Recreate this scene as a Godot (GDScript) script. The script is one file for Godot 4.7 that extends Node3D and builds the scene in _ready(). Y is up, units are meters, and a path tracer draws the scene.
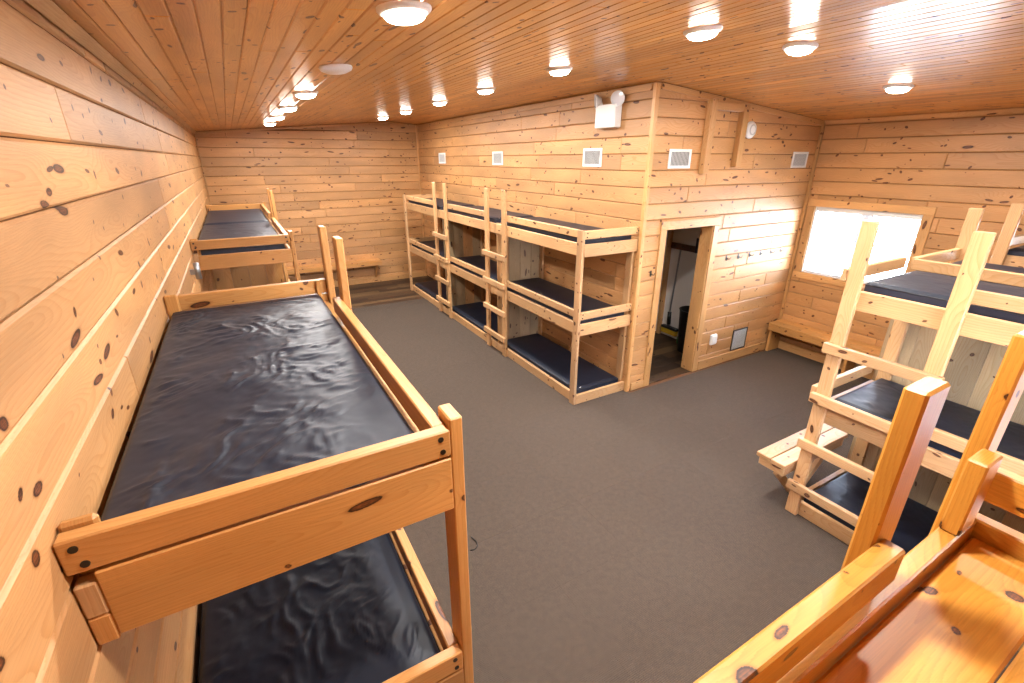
extends Node3D
# Camp cabin dormitory: pine plank walls and ceiling, triple bunks, brown carpet.

const XL := -0.42      # left wall face
const XR := 6.72       # right wall face
const ZF := -10.7      # far wall face
const ZB := 0.62       # wall behind the camera
const XC := 3.735      # left face of the closet block
const ZC := -3.70      # front face of the closet block
const EAVE := 3.11
const RIDGE := 3.40
const XM := 3.15
const PITCH := 0.168

var M := {}
var rng := RandomNumberGenerator.new()
var taken := {}
var slope := (RIDGE - EAVE) / (XM - XL)

# ---------------------------------------------------------------- naming
func numbered(parent: Node, called: String) -> String:
	var key := str(parent.get_instance_id()) + called
	var n: int = taken.get(key, 0)
	taken[key] = n + 1
	return called if n == 0 else "%s_%03d" % [called, n]

func thing(called: String, label: String, category: String, at := Vector3.ZERO, turn := 0.0, group := "") -> Node3D:
	var o := Node3D.new()
	o.name = numbered(self, called)
	add_child(o)
	o.position = at
	o.rotation.y = turn
	o.set_meta("label", label)
	o.set_meta("category", category)
	if group != "":
		o.set_meta("group", group)
	return o

func put(parent: Node, called: String, mesh: Mesh, mat: Material, at := Vector3.ZERO, basis := Basis.IDENTITY) -> MeshInstance3D:
	var o := MeshInstance3D.new()
	o.name = numbered(parent, called)
	o.mesh = mesh
	o.material_override = mat
	o.transform = Transform3D(basis, at)
	parent.add_child(o)
	return o

func setting(called: String, mesh: Mesh, mat: Material, at := Vector3.ZERO) -> MeshInstance3D:
	var o := put(self, called, mesh, mat, at)
	o.set_meta("kind", "structure")
	return o

# ---------------------------------------------------------------- meshes
class Builder:
	var v := PackedVector3Array()
	var n := PackedVector3Array()
	var uv := PackedVector2Array()
	var c := PackedColorArray()
	var color := Color.WHITE
	func tri(a: Vector3, b: Vector3, d: Vector3, out: Vector3, ua := Vector2.ZERO, ub := Vector2.ZERO, ud := Vector2.ZERO) -> void:
		var face := (b - a).cross(d - a)
		var nn := face.normalized()
		if face.dot(out) > 0.0:      # clockwise seen from outside
			var t := b; b = d; d = t
			var tu := ub; ub = ud; ud = tu
		else:
			nn = -nn
		v.append(a); v.append(b); v.append(d)
		uv.append(ua); uv.append(ub); uv.append(ud)
		for i in 3:
			n.append(nn); c.append(color)
	func quad(a: Vector3, b: Vector3, d: Vector3, e: Vector3, out: Vector3, ua := Vector2.ZERO, ub := Vector2.ZERO, ud := Vector2.ZERO, ue := Vector2.ZERO) -> void:
		tri(a, b, d, out, ua, ub, ud)
		tri(a, d, e, out, ua, ud, ue)
	func mesh() -> ArrayMesh:
		var arr := []
		arr.resize(Mesh.ARRAY_MAX)
		arr[Mesh.ARRAY_VERTEX] = v
		arr[Mesh.ARRAY_NORMAL] = n
		arr[Mesh.ARRAY_TEX_UV] = uv
		arr[Mesh.ARRAY_COLOR] = c
		var m := ArrayMesh.new()
		m.add_surface_from_arrays(Mesh.PRIMITIVE_TRIANGLES, arr)
		return m

const TEX_LEN := 5.0
const STRIPS := 16

func tone(spread := 0.10, warm := 0.05) -> Color:
	var t := 1.0 + rng.randf_range(-spread, spread * 0.6)
	var w := rng.randf_range(-warm, warm)
	return Color(t * (1.0 + w * 0.4), t, t * (1.0 - w * 1.4))

# chamfered lumber, grain along the longest side
func lumber(b: Builder, size: Vector3, at: Vector3, ch := 0.004, strip := -1, uoff := -1.0) -> void:
	if strip < 0:
		strip = rng.randi_range(0, STRIPS - 1)
	if uoff < 0.0:
		uoff = rng.randf() * TEX_LEN
	var g := 0
	for i in 3:
		if size[i] > size[g]:
			g = i
	var w := (g + 1) % 3
	var t := (g + 2) % 3
	if size[t] > size[w]:
		var k := w; w = t; t = k
	var h := size * 0.5
	var sv := 0.96 / maxf(size[w], 0.18)
	var free := maxf(0.0, 0.48 - size[w] * 0.5 * sv)
	var vo := rng.randf_range(-free, free)
	var cc := minf(ch, size[t] * 0.3)
	var uvf := func(p: Vector3, na: int) -> Vector2:
		var u: float
		var vv: float
		if na == g:
			u = uoff + p[w] * 0.06
			vv = p[t] * sv * 1.6 + vo * 0.3
		else:
			u = uoff + p[g]
			vv = (p[w] if na != w else p[t] + size[w] * 0.18) * sv + vo
		return Vector2(u / TEX_LEN, (strip + 0.5 + clampf(vv, -0.48, 0.48)) / STRIPS)
	for a in 3:
		var p1 := (a + 1) % 3
		var p2 := (a + 2) % 3
		for s in [-1.0, 1.0]:
			var q := []
			for k in [[-1.0, -1.0], [1.0, -1.0], [1.0, 1.0], [-1.0, 1.0]]:
				var p := Vector3.ZERO
				p[a] = h[a] * s
				p[p1] = (h[p1] - cc) * k[0]
				p[p2] = (h[p2] - cc) * k[1]
				q.append(p)
			var out := Vector3.ZERO
			out[a] = s
			b.quad(q[0] + at, q[1] + at, q[2] + at, q[3] + at, out, uvf.call(q[0], a), uvf.call(q[1], a), uvf.call(q[2], a), uvf.call(q[3], a))
		# the four edges that run along axis a
		for s1 in [-1.0, 1.0]:
			for s2 in [-1.0, 1.0]:
				var e := []
				for k in [[-1.0, 0], [1.0, 0], [1.0, 1], [-1.0, 1]]:
					var p := Vector3.ZERO
					p[a] = (h[a] - cc) * k[0]
					p[p1] = (h[p1] - (cc if k[1] == 0 else 0.0)) * s1
					p[p2] = (h[p2] - (cc if k[1] == 1 else 0.0)) * s2
					e.append(p)
				var out2 := Vector3.ZERO
				out2[p1] = s1
				out2[p2] = s2
				var na := p1 if p1 != g else p2
				b.quad(e[0] + at, e[1] + at, e[2] + at, e[3] + at, out2, uvf.call(e[0], na), uvf.call(e[1], na), uvf.call(e[2], na), uvf.call(e[3], na))
	for sx in [-1.0, 1.0]:
		for sy in [-1.0, 1.0]:
			for sz in [-1.0, 1.0]:
				var s3 := Vector3(sx, sy, sz)
				var px := Vector3(h.x, h.y - cc, h.z - cc) * s3
				var py := Vector3(h.x - cc, h.y, h.z - cc) * s3
				var pz := Vector3(h.x - cc, h.y - cc, h.z) * s3
				b.tri(px + at, py + at, pz + at, s3, uvf.call(px, t), uvf.call(py, t), uvf.call(pz, t))

# one piece of lumber between two corners, as its own mesh node
func board(parent: Node, called: String, lo: Vector3, hi: Vector3, mat: Material, ch := 0.004, spread := 0.08) -> MeshInstance3D:
	var b := Builder.new()
	b.color = tone(spread)
	lumber(b, (hi - lo).abs(), Vector3.ZERO, ch)
	return put(parent, called, b.mesh(), mat, (lo + hi) * 0.5)

# flat plank of a wall: corners in the plane (u, v), grain along u or v
func plank(parent: Node, called: String, c: Array, thick: float, ch: float, mat: Material, frame: Transform3D, along_v := false, spread := 0.1) -> void:
	var b := Builder.new()
	b.color = tone(spread)
	var strip := rng.randi_range(0, STRIPS - 1)
	var uo := rng.randf() * TEX_LEN
	var mid := Vector2.ZERO
	for p in c:
		mid += p * 0.25
	var q := []
	for p in c:
		q.append(p - mid)
	var wide := 0.0
	for p in q:
		wide = maxf(wide, absf(p.x if along_v else p.y))
	var sv := 0.94 / maxf(wide * 2.0, 0.17)
	var uvf := func(p: Vector2) -> Vector2:
		var g: float = p.y if along_v else p.x
		var a: float = p.x if along_v else p.y
		return Vector2((uo + g) / TEX_LEN, (strip + 0.5 + clampf(a * sv, -0.48, 0.48)) / STRIPS)
	var inner := []
	for p in q:
		inner.append(Vector2(p.x - signf(p.x) * ch, p.y - signf(p.y) * ch))
	var f := func(p: Vector2, z: float) -> Vector3: return Vector3(p.x, p.y, z)
	b.quad(f.call(inner[0], thick), f.call(inner[1], thick), f.call(inner[2], thick), f.call(inner[3], thick), Vector3.BACK, uvf.call(inner[0]), uvf.call(inner[1]), uvf.call(inner[2]), uvf.call(inner[3]))
	for i in 4:
		var j := (i + 1) % 4
		var e: Vector2 = q[j] - q[i]
		var out := Vector3(e.y, -e.x, 0.0)
		if out.dot(f.call((q[i] + q[j]) * 0.5, 0.0)) < 0.0:
			out = -out
		b.quad(f.call(q[i], thick - ch), f.call(q[j], thick - ch), f.call(inner[j], thick), f.call(inner[i], thick), out.normalized() + Vector3.BACK, uvf.call(q[i]), uvf.call(q[j]), uvf.call(inner[j]), uvf.call(inner[i]))
		b.quad(f.call(q[i], 0.0), f.call(q[j], 0.0), f.call(q[j], thick - ch), f.call(q[i], thick - ch), out, uvf.call(q[i]), uvf.call(q[j]), uvf.call(q[j]), uvf.call(q[i]))
	put(parent, called, b.mesh(), mat, frame * Vector3(mid.x, mid.y, 0.0), frame.basis)

# rows of planks over a wall from (u0, v0) to (u1, top), leaving the openings [u0, v0, u1, v1] free; top(u) is the ceiling line
func plank_wall(parent: Node, u0: float, u1: float, top: Callable, frame: Transform3D, openings: Array, mat: Material, start := 0.0, lmin := 1.6, lmax := 3.8, spread := 0.1) -> void:
	var v := start
	var highest := maxf(maxf(top.call(u0), top.call(u1)), top.call(clampf(XM, minf(u0, u1), maxf(u0, u1))))
	while v < highest - 0.012:
		var va := v + 0.002
		var vb := v + PITCH - 0.002
		v += PITCH
		var cuts := [u0]
		var u := u0 - rng.randf_range(0.0, lmax * 0.7)
		while u < u1:
			u += rng.randf_range(lmin, lmax)
			if u > u0 + 0.25 and u < u1 - 0.25:
				cuts.append(u)
		cuts.append(u1)
		for i in cuts.size() - 1:
			var parts := [[cuts[i], va, cuts[i + 1], vb]]
			for o in openings:
				var next := []
				for p in parts:
					if o[2] <= p[0] or o[0] >= p[2] or o[3] <= p[1] or o[1] >= p[3]:
						next.append(p)
						continue
					if p[0] < o[0]:
						next.append([p[0], p[1], o[0], p[3]])
					if p[2] > o[2]:
						next.append([o[2], p[1], p[2], p[3]])
					var m0 := maxf(p[0], o[0])
					var m1 := minf(p[2], o[2])
					if p[1] < o[1]:
						next.append([m0, p[1], m1, o[1]])
					if p[3] > o[3]:
						next.append([m0, o[3], m1, p[3]])
				parts = next
			for p in parts:
				if p[2] - p[0] < 0.015 or p[3] - p[1] < 0.015:
					continue
				# split at the ridge so that the slanted tops stay straight
				var spans := [[p[0], p[2]]]
				if p[3] > EAVE and p[0] < XM - 0.05 and p[2] > XM + 0.05 and top.call(p[0]) < p[3] + 0.0 :
					spans = [[p[0], XM], [XM, p[2]]]
				for sp in spans:
					var a0: float = sp[0]
					var a1: float = sp[1]
					var t0: float = top.call(a0) - 0.004
					var t1: float = top.call(a1) - 0.004
					# shorten the piece to where it is at least a finger high
					var need: float = p[1] + 0.012
					if t0 < need and t1 < need:
						continue
					if t0 < need:
						a0 = lerpf(a0, a1, (need - t0) / (t1 - t0))
						t0 = need
					elif t1 < need:
						a1 = lerpf(a0, a1, (need - t0) / (t1 - t0))
						t1 = need
					if a1 - a0 < 0.03:
						continue
					var g := 0.0008
					plank(parent, "plank", [Vector2(a0 + g, p[1]), Vector2(a1 - g, p[1]), Vector2(a1 - g, minf(p[3], t1)), Vector2(a0 + g, minf(p[3], t0))], 0.018, 0.0075, mat, frame, false, spread)

func boxes(list: Array) -> ArrayMesh:
	var b := Builder.new()
	for e in list:
		lumber(b, e[1] - e[0], (e[0] + e[1]) * 0.5, 0.0005, 0, 0.0)
	return b.mesh()

# a body turned about y from (radius, height) pairs
func lathe(profile: Array, seg := 28, smooth := true) -> ArrayMesh:
	var st := SurfaceTool.new()
	st.begin(Mesh.PRIMITIVE_TRIANGLES)
	st.set_smooth_group(0 if smooth else -1)
	for i in profile.size() - 1:
		var a: Vector2 = profile[i]
		var d: Vector2 = profile[i + 1]
		for k in seg:
			var t0 := TAU * k / seg
			var t1 := TAU * (k + 1) / seg
			var p := [Vector3(a.x * cos(t0), a.y, a.x * sin(t0)), Vector3(a.x * cos(t1), a.y, a.x * sin(t1)), Vector3(d.x * cos(t1), d.y, d.x * sin(t1)), Vector3(d.x * cos(t0), d.y, d.x * sin(t0))]
			for id in [0, 1, 2, 0, 2, 3]:
				st.add_vertex(p[id])
	st.generate_normals()
	return st.commit()

# a round rod along a list of points
func tube(points: Array, r: float, seg := 8) -> ArrayMesh:
	var st := SurfaceTool.new()
	st.begin(Mesh.PRIMITIVE_TRIANGLES)
	var rings := []
	for i in points.size():
		var dir: Vector3 = (points[mini(i + 1, points.size() - 1)] - points[maxi(i - 1, 0)]).normalized()
		var side := dir.cross(Vector3.UP if absf(dir.y) < 0.9 else Vector3.RIGHT).normalized()
		var up := side.cross(dir)
		var ring := []
		for k in seg:
			ring.append(points[i] + (side * cos(TAU * k / seg) + up * sin(TAU * k / seg)) * r)
		rings.append(ring)
	for i in rings.size() - 1:
		for k in seg:
			var j := (k + 1) % seg
			for p in [rings[i][k], rings[i + 1][j], rings[i + 1][k], rings[i][k], rings[i][j], rings[i + 1][j]]:
				st.add_vertex(p)
	for e in [0, rings.size() - 1]:
		for k in seg:
			var j := (k + 1) % seg
			var tri := [points[e], rings[e][j], rings[e][k]] if e == 0 else [points[e], rings[e][k], rings[e][j]]
			for p in tri:
				st.add_vertex(p)
	st.generate_normals()
	return st.commit()

# ---------------------------------------------------------------- materials
func wood_texture() -> ImageTexture:
	var w := 2048
	var h := 2048
	var sh := h / STRIPS
	var n1 := FastNoiseLite.new()
	n1.seed = 11; n1.frequency = 1.0; n1.fractal_octaves = 2
	var n2 := FastNoiseLite.new()
	n2.seed = 23; n2.frequency = 1.0; n2.fractal_type = FastNoiseLite.FRACTAL_NONE
	var R := TEX_LEN / TAU
	var cs := PackedFloat32Array()
	var sn := PackedFloat32Array()
	for x in w:
		cs.append(cos(TAU * x / w) * R)
		sn.append(sin(TAU * x / w) * R)
	var warp := PackedFloat32Array()
	warp.resize(w * h)
	var knot := PackedFloat32Array()
	knot.resize(w * h)
	var gr := RandomNumberGenerator.new()
	gr.seed = 5
	var mx := w / TEX_LEN           # pixels per metre along the grain
	var my := sh / 0.18             # and across it
	for s in STRIPS:
		var count := gr.randi_range(18, 32)
		for i in count:
			var kx := gr.randf() * w
			var ky := gr.randf_range(0.08, 0.92) * sh
			var r := gr.randf_range(0.006, 0.0150)
			if gr.randf() < 0.45:
				r *= 0.5
			var el := gr.randf_range(0.7, 1.5) if gr.randf() < 0.75 else gr.randf_range(2.0, 4.0)
			var sl := gr.randf_range(-0.6, 0.6)
			var reach := r * 5.0
			var x0 := int(kx - reach * el * mx)
			var x1 := int(kx + reach * el * mx)
			for y in range(maxi(0, int(ky - reach * my)), mini(sh - 1, int(ky + reach * my)) + 1):
				var dy := (y - ky) / my
				for x in range(x0, x1 + 1):
					var dx := (x - kx) / mx / el + dy * sl
					var d := sqrt(dx * dx + dy * dy) / r
					var id := (s * sh + y) * w + posmod(x, w)
					if d < 5.0:
						warp[id] += exp(-d * d * 0.16) * r * 1.3 * signf(dy)
					if d < 1.6:
						knot[id] = maxf(knot[id], 1.6 - d)
	var bytes := PackedByteArray()
	bytes.resize(w * h * 3)
	var at := 0
	for y in h:
		var s := y / sh
		var vm := (y - s * sh) / my
		var vc := 0.02 + 0.14 * fposmod(s * 0.377, 1.0)
		var ringy := 95.0 + 60.0 * fposmod(s * 0.618, 1.0)
		var base := 0.92 + 0.12 * fposmod(s * 0.75, 1.0)
		for x in w:
			var a := cs[x]
			var b := sn[x]
			var low := n1.get_noise_3d(a * 1.1, b * 1.1, s * 7.3 + vm * 4.0)
			var fib := n2.get_noise_3d(a * 9.0, b * 9.0, y * 0.9)
			var id := y * w + x
			var off := vm - vc + low * 0.05 + warp[id]
			var dep := 0.02 + 0.05 * (low + 0.5)
			var r := sqrt(off * off + dep * dep)
			var ring := fposmod(r * ringy, 1.0)
			ring = ring * ring * ring
			var k := base * (1.0 + low * 0.10 + fib * 0.05)
			var late := ring * 0.5
			var cr := lerpf(0.868, 0.773, late) * k
			var cg := lerpf(0.708, 0.566, late) * k
			var cb := lerpf(0.510, 0.330, late) * k
			var kn := knot[id]
			if kn > 0.0:
				var d := 1.6 - kn
				if d > 1.0:
					var halo := (1.6 - d) / 0.6
					halo = halo * halo * 0.6
					cr = lerpf(cr, 0.56, halo)
					cg = lerpf(cg, 0.37, halo)
					cb = lerpf(cb, 0.20, halo)
				else:
					var rg := 0.5 + 0.5 * sin(d * 17.0 + fib * 3.0)
					var rim := clampf((d - 0.62) * 3.2, 0.0, 1.0)
					var kk := (0.78 + 0.30 * rg) * (1.0 + fib * 0.5)
					cr = lerpf(0.47 * kk, 0.17, rim)
					cg = lerpf(0.29 * kk, 0.09, rim)
					cb = lerpf(0.17 * kk, 0.05, rim)
			bytes[at] = int(clampf(cr, 0.0, 1.0) * 255.0)
			bytes[at + 1] = int(clampf(cg, 0.0, 1.0) * 255.0)
			bytes[at + 2] = int(clampf(cb, 0.0, 1.0) * 255.0)
			at += 3
	var im := Image.create_from_data(w, h, false, Image.FORMAT_RGB8, bytes)
	im.generate_mipmaps()
	return ImageTexture.create_from_image(im)

func carpet_texture() -> Array:
	var w := 512
	var gr := RandomNumberGenerator.new()
	gr.seed = 77
	var big := FastNoiseLite.new()
	big.seed = 4; big.frequency = 0.02; big.fractal_octaves = 3
	var bytes := PackedByteArray()
	bytes.resize(w * w * 3)
	var hb := PackedByteArray()
	hb.resize(w * w)
	for y in w:
		for x in w:
			var rib := 0.5 + 0.5 * sin(TAU * y / 8.0)
			var speck := gr.randf()
			var t := 0.56 + 0.28 * rib * speck + 0.26 * speck + 0.05 * big.get_noise_2d(x, y)
			var i := (y * w + x) * 3
			var warm := gr.randf_range(-0.03, 0.05)
			bytes[i] = int(clampf(0.375 * t + warm * 0.4, 0.0, 1.0) * 255.0)
			bytes[i + 1] = int(clampf(0.318 * t, 0.0, 1.0) * 255.0)
			bytes[i + 2] = int(clampf(0.265 * t - warm * 0.2, 0.0, 1.0) * 255.0)
			hb[y * w + x] = int(clampf(rib * 0.5 + speck * 0.5, 0.0, 1.0) * 255.0)
	var im := Image.create_from_data(w, w, false, Image.FORMAT_RGB8, bytes)
	var hm := Image.create_from_data(w, w, false, Image.FORMAT_L8, hb)
	hm.convert(Image.FORMAT_RGBA8)
	hm.bump_map_to_normal_map(4.0)
	return [ImageTexture.create_from_image(im), ImageTexture.create_from_image(hm)]

func wood(tint: Color, rough: float, coat := 0.0) -> StandardMaterial3D:
	var m := StandardMaterial3D.new()
	m.albedo_texture = M.wood_map
	m.albedo_color = tint
	m.vertex_color_use_as_albedo = true
	m.roughness = rough
	if coat > 0.0:
		m.clearcoat_enabled = true
		m.clearcoat = coat
		m.clearcoat_roughness = 0.2
	return m

func plain(c: Color, rough := 0.5, metal := 0.0) -> StandardMaterial3D:
	var m := StandardMaterial3D.new()
	m.albedo_color = c
	m.roughness = rough
	m.metallic = metal
	return m

func materials() -> void:
	M.wood_map = wood_texture()
	M.wall = wood(Color(0.89, 0.825, 0.765), 0.48)
	M.ceiling = wood(Color(1.0, 0.885, 0.67), 0.38, 0.6)
	M.trim = wood(Color(0.90, 0.85, 0.78), 0.4)
	M.amber = wood(Color(0.882, 0.792, 0.648), 0.45)
	M.pale = wood(Color(0.90, 0.875, 0.87), 0.5)
	M.gold = wood(Color(0.900, 0.774, 0.450), 0.42)
	M.grey = wood(Color(0.774, 0.828, 0.900), 0.6)
	M.backing = plain(Color(0.40, 0.26, 0.14), 0.9)
	var cp := carpet_texture()
	M.carpet = StandardMaterial3D.new()
	M.carpet.albedo_texture = cp[0]
	M.carpet.vertex_color_use_as_albedo = true
	M.carpet.normal_enabled = true
	M.carpet.normal_texture = cp[1]
	M.carpet.normal_scale = 0.6
	M.carpet.roughness = 0.95
	M.vinyl = plain(Color(0.100, 0.118, 0.165), 0.45)
	M.vinyl.metallic_specular = 0.4
	M.vinyl_side = plain(Color(0.125, 0.155, 0.225), 0.5)
	M.piping = plain(Color(0.10, 0.11, 0.14), 0.45)
	M.white = plain(Color(0.87, 0.87, 0.86), 0.45)
	M.tag = plain(Color(0.9, 0.9, 0.88), 0.7)
	M.black = plain(Color(0.03, 0.03, 0.03), 0.4)
	M.steel = plain(Color(0.62, 0.64, 0.66), 0.35, 0.8)
	M.dark_grille = plain(Color(0.23, 0.22, 0.21), 0.5, 0.3)
	M.duct = plain(Color(0.72, 0.72, 0.71), 0.6)
	M.paint = plain(Color(0.90, 0.88, 0.85), 0.7)
	M.brown_board = plain(Color(0.36, 0.22, 0.16), 0.5)
	M.floor_brown = [wood(Color(0.27, 0.23, 0.20), 0.6), wood(Color(0.34, 0.31, 0.29), 0.6), wood(Color(0.44, 0.42, 0.40), 0.6), wood(Color(0.22, 0.19, 0.17), 0.6)]
	M.glow = plain(Color(0.95, 0.95, 0.93), 0.5)
	M.glow.emission_enabled = true
	M.glow.emission = Color(1.0, 0.97, 0.92)
	M.glow.emission_energy_multiplier = 34.0
	M.lamp_ring = plain(Color(0.93, 0.93, 0.94), 0.35)
	M.glass = plain(Color(0.95, 0.98, 1.0, 0.08), 0.02)
	M.glass.transparency = BaseMaterial3D.TRANSPARENCY_ALPHA
	M.blind = plain(Color(0.72, 0.73, 0.75), 0.5)
	M.green = plain(Color(0.05, 0.42, 0.16), 0.5)
	M.yellow = plain(Color(0.72, 0.58, 0.10), 0.6)
	M.lens = plain(Color(0.85, 0.86, 0.88), 0.15)
	M.navy = plain(Color(0.10, 0.13, 0.22), 0.5)

# ---------------------------------------------------------------- room
func ceil_y(x: float) -> float:
	return RIDGE - absf(x - XM) * slope

func build_room() -> void:
	var th := 0.12
	# frames: u, v, outward normal
	var f_left := Transform3D(Basis(Vector3(0, 0, -1), Vector3.UP, Vector3.RIGHT), Vector3(XL - 0.018, 0, 0))   # u = -z
	var f_far := Transform3D(Basis(Vector3.RIGHT, Vector3.UP, Vector3.BACK), Vector3(0, 0, ZF - 0.018))
	var f_right := Transform3D(Basis(Vector3.BACK, Vector3.UP, Vector3.LEFT), Vector3(XR + 0.018, 0, 0))        # u = z
	var f_closet := Transform3D(Basis(Vector3.BACK, Vector3.UP, Vector3.LEFT), Vector3(XC + 0.018, 0, 0))
	var f_front := Transform3D(Basis(Vector3.RIGHT, Vector3.UP, Vector3.BACK), Vector3(0, 0, ZC - 0.018))
	var f_back := Transform3D(Basis(Vector3.LEFT, Vector3.UP, Vector3.FORWARD), Vector3(0, 0, ZB + 0.018))       # u = -x
	var level := func(_u: float) -> float: return EAVE
	var gable := func(u: float) -> float: return ceil_y(u)
	var gable_back := func(u: float) -> float: return ceil_y(-u)
	var level_c := func(_u: float) -> float: return ceil_y(XC)

	# floor: concrete-coloured base with carpet tiles and, at the far end, wood-look boards
	var fl := setting("floor", boxes([[Vector3(XL - th, -0.12, ZF - th), Vector3(XR + th, -0.012, ZB + th)]]), M.backing)
	var tile := Builder.new()
	var ts := 0.61
	lumber_tile(tile, ts)
	var tm := tile.mesh()
	var tmats := []
	for k in 4:
		var mm: StandardMaterial3D = M.carpet.duplicate()
		var g: float = [1.0, 0.99, 1.01, 0.995][k]
		mm.albedo_color = Color(g, g, g)
		tmats.append(mm)
	var zz := ZB
	while zz > -8.85 + 0.01:
		var z1 := maxf(zz - ts, -8.85)
		var xx := XL
		while xx < XR - 0.01:
			var x1 := minf(xx + ts, XR)
			var keep := true
			if z1 < ZC + 0.01 and xx > XC:
				keep = false
			if keep:
				var xe := x1
				if z1 < ZC - 0.3 and xx < XC and x1 > XC:
					xe = XC
				var cx := (xx + xe) * 0.5
				var cz := (zz + z1) * 0.5
				var t := put(fl, "carpet_tile", tm, tmats[rng.randi_range(0, 3)], Vector3(cx, 0, cz))
				t.scale = Vector3((xe - xx) / ts, 1, (zz - z1) / ts)
			xx = x1
		zz = z1
	var f_floor := Transform3D(Basis(Vector3.RIGHT, Vector3.FORWARD, Vector3.UP), Vector3(0, -0.012, 0))   # u = x, v = -z
	for area in [[XL, XC, 8.85, 10.7], [XC + 0.12, 5.75, 3.72, 5.3]]:
		var v: float = area[2]
		while v < area[3] - 0.02:
			var v1 := minf(v + 0.152, area[3])
			var u: float = area[0]
			var first := rng.randf_range(0.3, 1.2)
			while u < area[1] - 0.02:
				var u1 := minf(u + first, area[1])
				first = 1.22
				plank(fl, "floor_plank", [Vector2(u + 0.0005, v + 0.0005), Vector2(u1 - 0.0005, v + 0.0005), Vector2(u1 - 0.0005, v1 - 0.0005), Vector2(u + 0.0005, v1 - 0.0005)], 0.012, 0.001, M.floor_brown[rng.randi_range(0, 3)], f_floor, false, 0.2)
				u = u1
			v = v1

	# left wall
	var wl := setting("wall_left", boxes([[Vector3(XL - 0.018 - th, -0.1, ZF - th), Vector3(XL - 0.018, 3.35, ZB + th)]]), M.backing)
	plank_wall(wl, -ZB, -ZF, level, f_left, [], M.wall, 0.01, 1.8, 4.2, 0.15)
	# far wall
	var wf := setting("wall_far", boxes([[Vector3(XL - 0.1, -0.1, ZF - 0.018 - th), Vector3(XC + 0.2, 3.6, ZF - 0.018)]]), M.backing)
	plank_wall(wf, XL, XC, gable, f_far, [], M.wall, 0.0, 1.0, 3.2, 0.15)
	# right wall with the window in view and another one nearer, beside the bunk along this wall
	var wins := [[-3.55, 1.18, -2.366, 2.066], [-1.25, 1.18, -0.05, 2.066]]
	var rb := []
	var za := ZF - th
	for wn in wins:
		rb.append([Vector3(XR + 0.018, -0.1, za), Vector3(XR + 0.018 + th, 3.35, wn[0])])
		rb.append([Vector3(XR + 0.018, -0.1, wn[0]), Vector3(XR + 0.018 + th, wn[1], wn[2])])
		rb.append([Vector3(XR + 0.018, wn[3], wn[0]), Vector3(XR + 0.018 + th, 3.35, wn[2])])
		za = wn[2]
	rb.append([Vector3(XR + 0.018, -0.1, za), Vector3(XR + 0.018 + th, 3.35, ZB + th)])
	var wr := setting("wall_right", boxes(rb), M.backing)
	plank_wall(wr, ZC, ZB, level, f_right, wins, M.wall, 0.03, 1.4, 3.6, 0.14)
	# closet block
	var wc := setting("wall_closet_side", boxes([[Vector3(XC + 0.018, -0.1, ZF - th), Vector3(XC + 0.1, 3.6, ZC - 0.018)]]), M.backing)
	plank_wall(wc, ZF, ZC, level_c, f_closet, [], M.wall, 0.015, 0.9, 2.6, 0.18)
	var door := [4.085, -0.2, 4.90, 1.93]
	var wd := setting("wall_closet_front", boxes([
		[Vector3(XC + 0.019, -0.1, ZC - 0.018 - th), Vector3(door[0], 3.6, ZC - 0.018)],
		[Vector3(door[2], -0.1, ZC - 0.018 - th), Vector3(XR + 0.017, 3.6, ZC - 0.018)],
		[Vector3(door[0], door[3], ZC - 0.018 - th), Vector3(door[2], 3.6, ZC - 0.018)]]), M.backing)
	plank_wall(wd, XC, XR, gable, f_front, [door, [5.655, 0.14, 5.97, 0.445]], M.wall, 0.02, 1.3, 3.0, 0.14)
	# wall behind the camera
	var bw0 := 2.05
	var bw1 := 3.25
	var wb := setting("wall_back", boxes([
		[Vector3(XL - 0.1, -0.1, ZB + 0.018), Vector3(bw0, 3.6, ZB + 0.018 + th)], [Vector3(bw1, -0.1, ZB + 0.018), Vector3(XR + 0.1, 3.6, ZB + 0.018 + th)],
		[Vector3(bw0, -0.1, ZB + 0.018), Vector3(bw1, 1.18, ZB + 0.018 + th)], [Vector3(bw0, 2.066, ZB + 0.018), Vector3(bw1, 3.6, ZB + 0.018 + th)]]), M.backing)
	plank_wall(wb, -XR, -XL, gable_back, f_back, [[-bw1, 1.18, -bw0, 2.066]], M.wall, 0.0, 2.0, 4.5)

	# ceiling: two slopes under one roof deck, boards along the room
	var roof := Builder.new()
	for sd in [-1.0, 1.0]:
		var xa := XM
		var xb: float = (XL - th) if sd < 0 else (XR + th)
		var ya := RIDGE + 0.018
		var yb := ceil_y(xb) + 0.018
		var z0 := ZF - th
		var z1 := ZB + th
		var p := [Vector3(xa, ya, z0), Vector3(xb, yb, z0), Vector3(xb, yb, z1), Vector3(xa, ya, z1)]
		var q := []
		for e in p:
			q.append(e + Vector3(0, 0.15, 0))
		roof.quad(p[0], p[1], p[2], p[3], Vector3.DOWN)
		roof.quad(q[0], q[1], q[2], q[3], Vector3.UP)
		roof.quad(p[1], p[2], q[2], q[1], Vector3(sd, 0, 0))
		roof.quad(p[0], p[1], q[1], q[0], Vector3.FORWARD)
		roof.quad(p[2], p[3], q[3], q[2], Vector3.BACK)
	var ce := setting("ceiling", roof.mesh(), M.backing)
	var bw := 0.0832
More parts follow.
